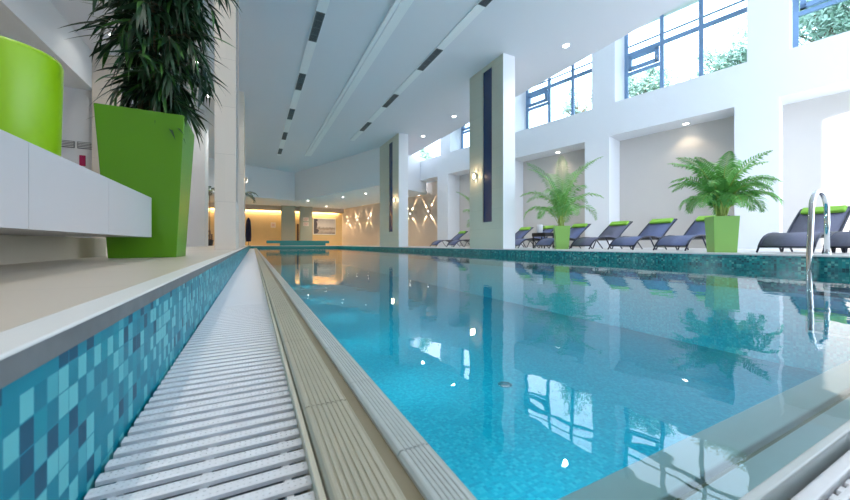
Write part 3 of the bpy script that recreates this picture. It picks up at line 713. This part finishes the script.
# big planter
px, py = -.742, 3.462
t = thing('square_planter', 'tall tapered dark green square planter at the end of the bench', 'planter', (px, py, ZN))
b = MB(); planter(b, .41, .53, 1.105, .022); b.build('pot', M['green'], t, bevel=.004)
MB().box(-.235, .235, -.235, .235, 1.03, 1.05).build('soil', M['soil'], t)
t = thing('weeping_fig', 'dense plant with long drooping dark green leaves in the tall green planter', 'plant', (px, py, Z(.952)))
rng = random.Random(12)
for k, (dx, dy, lx, ly) in enumerate(((-.08, .02, -.16, .05), (.06, .05, .18, -.02), (.02, -.07, .03, -.1), (0, .1, -.02, .2))):
    MB().tube([(dx, dy, -.0), (dx * .8 + .02, dy, .5), ((dx + lx) * .5, (dy + ly) * .5, 1.1), (lx, ly, 2.0)], [.02, .017, .013, .006], 7).build('stem', M['bark'], t)
def leaf(b, p, hd, L_, w, el, droop):
    q = Vector(p); th = el; pts = []; n = 6; side = Vector((-hd.y, hd.x, 0)); tw = rng.uniform(-.9, .9)
    side = (side * math.cos(tw) + Vector((0, 0, 1)) * math.sin(tw)).normalized()
    vs = []
    for i in range(n + 1):
        f = i / n; ww = w * (math.sin(PI * min(1, (.08 + .92 * f)) ** .75)) * (1 if i < n else 0)
        c = q.copy(); vs += [c - side * ww * .5, c + Vector((0, 0, -.12 * ww)), c + side * ww * .5]
        a = th - droop * f; q = q + (hd * math.cos(a) + Vector((0, 0, math.sin(a)))) * (L_ / n)
    fs = []
    for i in range(n):
        a = 3 * i; fs += [(a, a + 1, a + 4, a + 3), (a + 1, a + 2, a + 5, a + 4)]
    b.add(vs, fs, True)
bd, bl, tw = MB(), MB(), MB()
for k in range(235):     # twigs springing from the stems, hanging over, with leaves down their length
    z = rng.uniform(.16, 2.05) ; az = rng.uniform(0, 2 * PI); hd = Vector((math.cos(az), math.sin(az), 0))
    R_ = rng.uniform(.15, .46) * (1 if z > .5 else .8); p0 = Vector((rng.uniform(-.02, .16), rng.uniform(-.09, .09), z))
    pts = []; q = p0.copy(); el = rng.uniform(.1, .8)
    for i in range(7):
        pts.append(q.copy()); a = el - i * rng.uniform(.2, .38); q = q + (hd * math.cos(a) + Vector((0, 0, math.sin(a)))) * R_ / 6
    tw.tube(pts, [.004 - .0004 * i for i in range(7)], 4)
    for i in range(1, 7):
        for rep in range(2):
            a2 = az + rng.uniform(-1.2, 1.2); h2 = Vector((math.cos(a2), math.sin(a2), 0))
            L_ = rng.uniform(.18, .33); tgt = bl if rng.random() < .13 else bd
            leaf(tgt, pts[i], h2, L_, rng.uniform(.02, .034), rng.uniform(-1.35, -.2), rng.uniform(.1, .7))
tw.build('twigs', M['bark'], t)['kind'] = 'stuff'
bd.build('foliage', M['leaf'], t)['kind'] = 'stuff'
o = bl.build('young_foliage', M['leaf_light'], t); o['kind'] = 'stuff'; o['label'] = 'lighter fresh green leaves'

# ------------------------------------------------------------------ pool ladder
t = thing('pool_ladder', 'curved stainless steel handrail ladder at the right pool edge', 'pool ladder', (0, 0, 0))
def rail(y0, yoff):
    pts = [(7.10, y0 + yoff, 0.0), (7.10, y0 + yoff, .45)]
    for k in range(1, 12):
        a = PI * k / 12; pts.append((6.81 + .29 * math.cos(a), y0 + yoff, .55 + .30 * math.sin(a) ** .9))
    pts += [(6.50, y0, .35), (6.45, y0, 0), (6.43, y0, -.3), (6.43, y0, -1.0)]
    return pts
def make_rail(y):
    b = MB(); b.tube(rail(y, 0), .029, 14); b.build('handrail', M['chrome'], t)
    b = MB(); b.lathe(7.10, y, [(.05, 0.0), (.05, .008), (.026, .02)], 20); b.build('foot_flange', M['chrome'], t)
make_rail(1.67); make_rail(1.12)
for z in (-.45, -.72, -.98):
    MB().box(6.40, 6.47, 1.12, 1.67, z - .012, z + .012).build('step', M['chrome'], t)

# ------------------------------------------------------------------ unseen fill lamps added in the near-side basin wall to brighten the water
def pool_fill(y, first=False):
    t = thing('pool_fill_light', 'added unseen round fill lamp in the pool wall below the left coping', 'pool lamp', (.2405, y, -.62), 0, 'added underwater fill lamps')
    b = MB()
    n = 20; vs = [(x, .14 * r * math.cos(2 * PI * k / n), .14 * r * math.sin(2 * PI * k / n)) for (x, r) in ((0, 1), (.012, 1), (.012, .82)) for k in range(n)]
    b.add(vs, [(i * n + k, i * n + (k + 1) % n, (i + 1) * n + (k + 1) % n, (i + 1) * n + k) for i in range(2) for k in range(n)]); b.build('ring', M['chrome'], t)
    vs = [(.008, .112 * math.cos(2 * PI * k / n), .112 * math.sin(2 * PI * k / n)) for k in range(n)]
    MB().add(vs, [tuple(range(n))]).build('lens', M['lamp_cool'], t)
    l = bpy.data.lights.new('pool_fill', 'AREA'); l.shape = 'DISK'; l.size = .22; l.energy = POOL_W; l.color = (.85, .97, 1)
    o = bpy.data.objects.new('lamp_glow', l); C.objects.link(o); o.location = (.03, 0, 0); o.rotation_euler = (0, -PI / 2, 0); o.parent = t
    l = bpy.data.lights.new('pool_fill_spot', 'SPOT'); l.energy = 190; l.color = (.85, .97, 1); l.spot_size = math.radians(75); l.spot_blend = 1; l.shadow_soft_size = .1
    o = bpy.data.objects.new('lamp_beam', l); C.objects.link(o); o.location = (.03, 0, 0); o.rotation_euler = Vector((1, 0, -.16)).to_track_quat('-Z', 'Y').to_euler(); o.parent = t
POOL_W = 17
for y in (1.6, 3.6, 5.6, 7.8, 10.5, 14, 18, 22, 26): pool_fill(y)
t = thing('pool_floor_fitting', 'small round steel fitting on the pool floor below the nearest column reflection', 'drain', (2.7, 3.2, POOLZ))
MB().lathe(0, 0, [(.085, 0.001), (.085, .012), (.06, .02)], 20).build('cover', M['chrome'], t)

# ------------------------------------------------------------------ trees outside
def tree(loc, label, r, hgt, seed, n=2600, ls=.13, rz=1.0):
    rng = random.Random(seed); t = thing('garden_tree', label, 'tree', loc, 0, 'trees outside the clerestory windows')
    MB().tube([(0, 0, 0), (.1, 0, hgt * .5), (0, .1, hgt)], [.12, .09, .04], 8).build('trunk', M['bark'], t)
    cl = []; br = MB()
    for k in range(16):
        d = Vector((rng.gauss(0, 1), rng.gauss(0, 1), rng.gauss(0, .9) * rz)).normalized() * r * rng.uniform(.35, .9)
        cl.append((Vector((0, 0, hgt)) + d, rng.uniform(.25, .5) * r)); br.tube([(0, 0, hgt - .6 * r), Vector((0, 0, hgt)) + d], [.06, .015], 5)
    br.build('branches', M['bark'], t)
    b = MB()
    for k in range(n):
        c, cr = rng.choice(cl); p = c + Vector((rng.gauss(0, 1), rng.gauss(0, 1), rng.gauss(0, 1))) * cr * .5
        a = Vector((rng.gauss(0, 1), rng.gauss(0, 1), rng.gauss(0, 1))).normalized(); q = a.orthogonal().normalized()
        s = ls * rng.uniform(.5, 1.2); b.add([p - a * s, p + q * s * .45, p + a * s, p - q * s * .45], [(0, 1, 2, 3)])
    o = b.build('crown', M['tree'], t); o['kind'] = 'stuff'
G = -.3
tree((21.6, 8.1, G), 'tree seen through the right hand pane of the middle window', 1.6, 9.4, 31, 5200)
tree((20.0, 11.6, G), 'tree seen through the casement pane of the middle window', 1.5, 9.6, 32, 4200)
tree((20.0, 4.6, G), 'leafy tree filling the window at the top right corner', 2.6, 9.6, 33, 9000)
tree((18.6, 14.9, G), 'faint tree seen through the window right of the nearest column', 1.3, 9.2, 34, 1500)
tree((13.2, 27.3, G), 'tree seen through the farthest clerestory window', 1.8, 8.0, 35, 5000)
b = MB(); b.prism([(17, -12), (60, -12), (60, 60), (12, 60), (12, 36)], G - .2, G); o = struct('floor_garden', b, mat('lawn', (.08, .16, .04), .9, noise=.3, nscale=2))

# ------------------------------------------------------------------ unseen rear wall behind the camera, its right opening shaped to admit the sun
b = MB(); b.box(-10, 6.1, -4.2, -4, ZN - .6, CEIL + .2); b.box(6.1, 17, -4.2, -4, Z(5.1), CEIL + .2)
struct('wall_rear', b, M['white'])

# ------------------------------------------------------------------ light
w = bpy.data.worlds.new('sky'); bpy.context.scene.world = w; w.use_nodes = True; bg = w.node_tree.nodes['Background']
bg.inputs['Color'].default_value = (.70, .83, 1, 1); bg.inputs['Strength'].default_value = 5.2
sl = bpy.data.lights.new('sun', 'SUN'); sl.energy = 8; sl.angle = .01; sl.color = (1, .96, .9)
so = bpy.data.objects.new('sun', sl); C.objects.link(so); so.rotation_euler = Vector((.74, .67, -.135)).to_track_quat('-Z', 'Y').to_euler()

# ------------------------------------------------------------------ camera
cam = bpy.data.cameras.new('camera'); co = bpy.data.objects.new('camera', cam); C.objects.link(co)
co.location = (0, 0, EYE); co.rotation_euler = (PI / 2, 0, -math.radians(26.9))
cam.sensor_width = 36; cam.lens = 339 / 850 * 36; cam.shift_y = -6 / 850; cam.clip_start = .02; cam.clip_end = 300
cam.dof.use_dof = True; cam.dof.focus_distance = 4.5; cam.dof.aperture_fstop = 6.3
sc = bpy.context.scene; sc.camera = co
sc.view_settings.view_transform = 'Standard'; sc.view_settings.look = 'None'; sc.view_settings.gamma = 1; sc.view_settings.exposure = 0.27
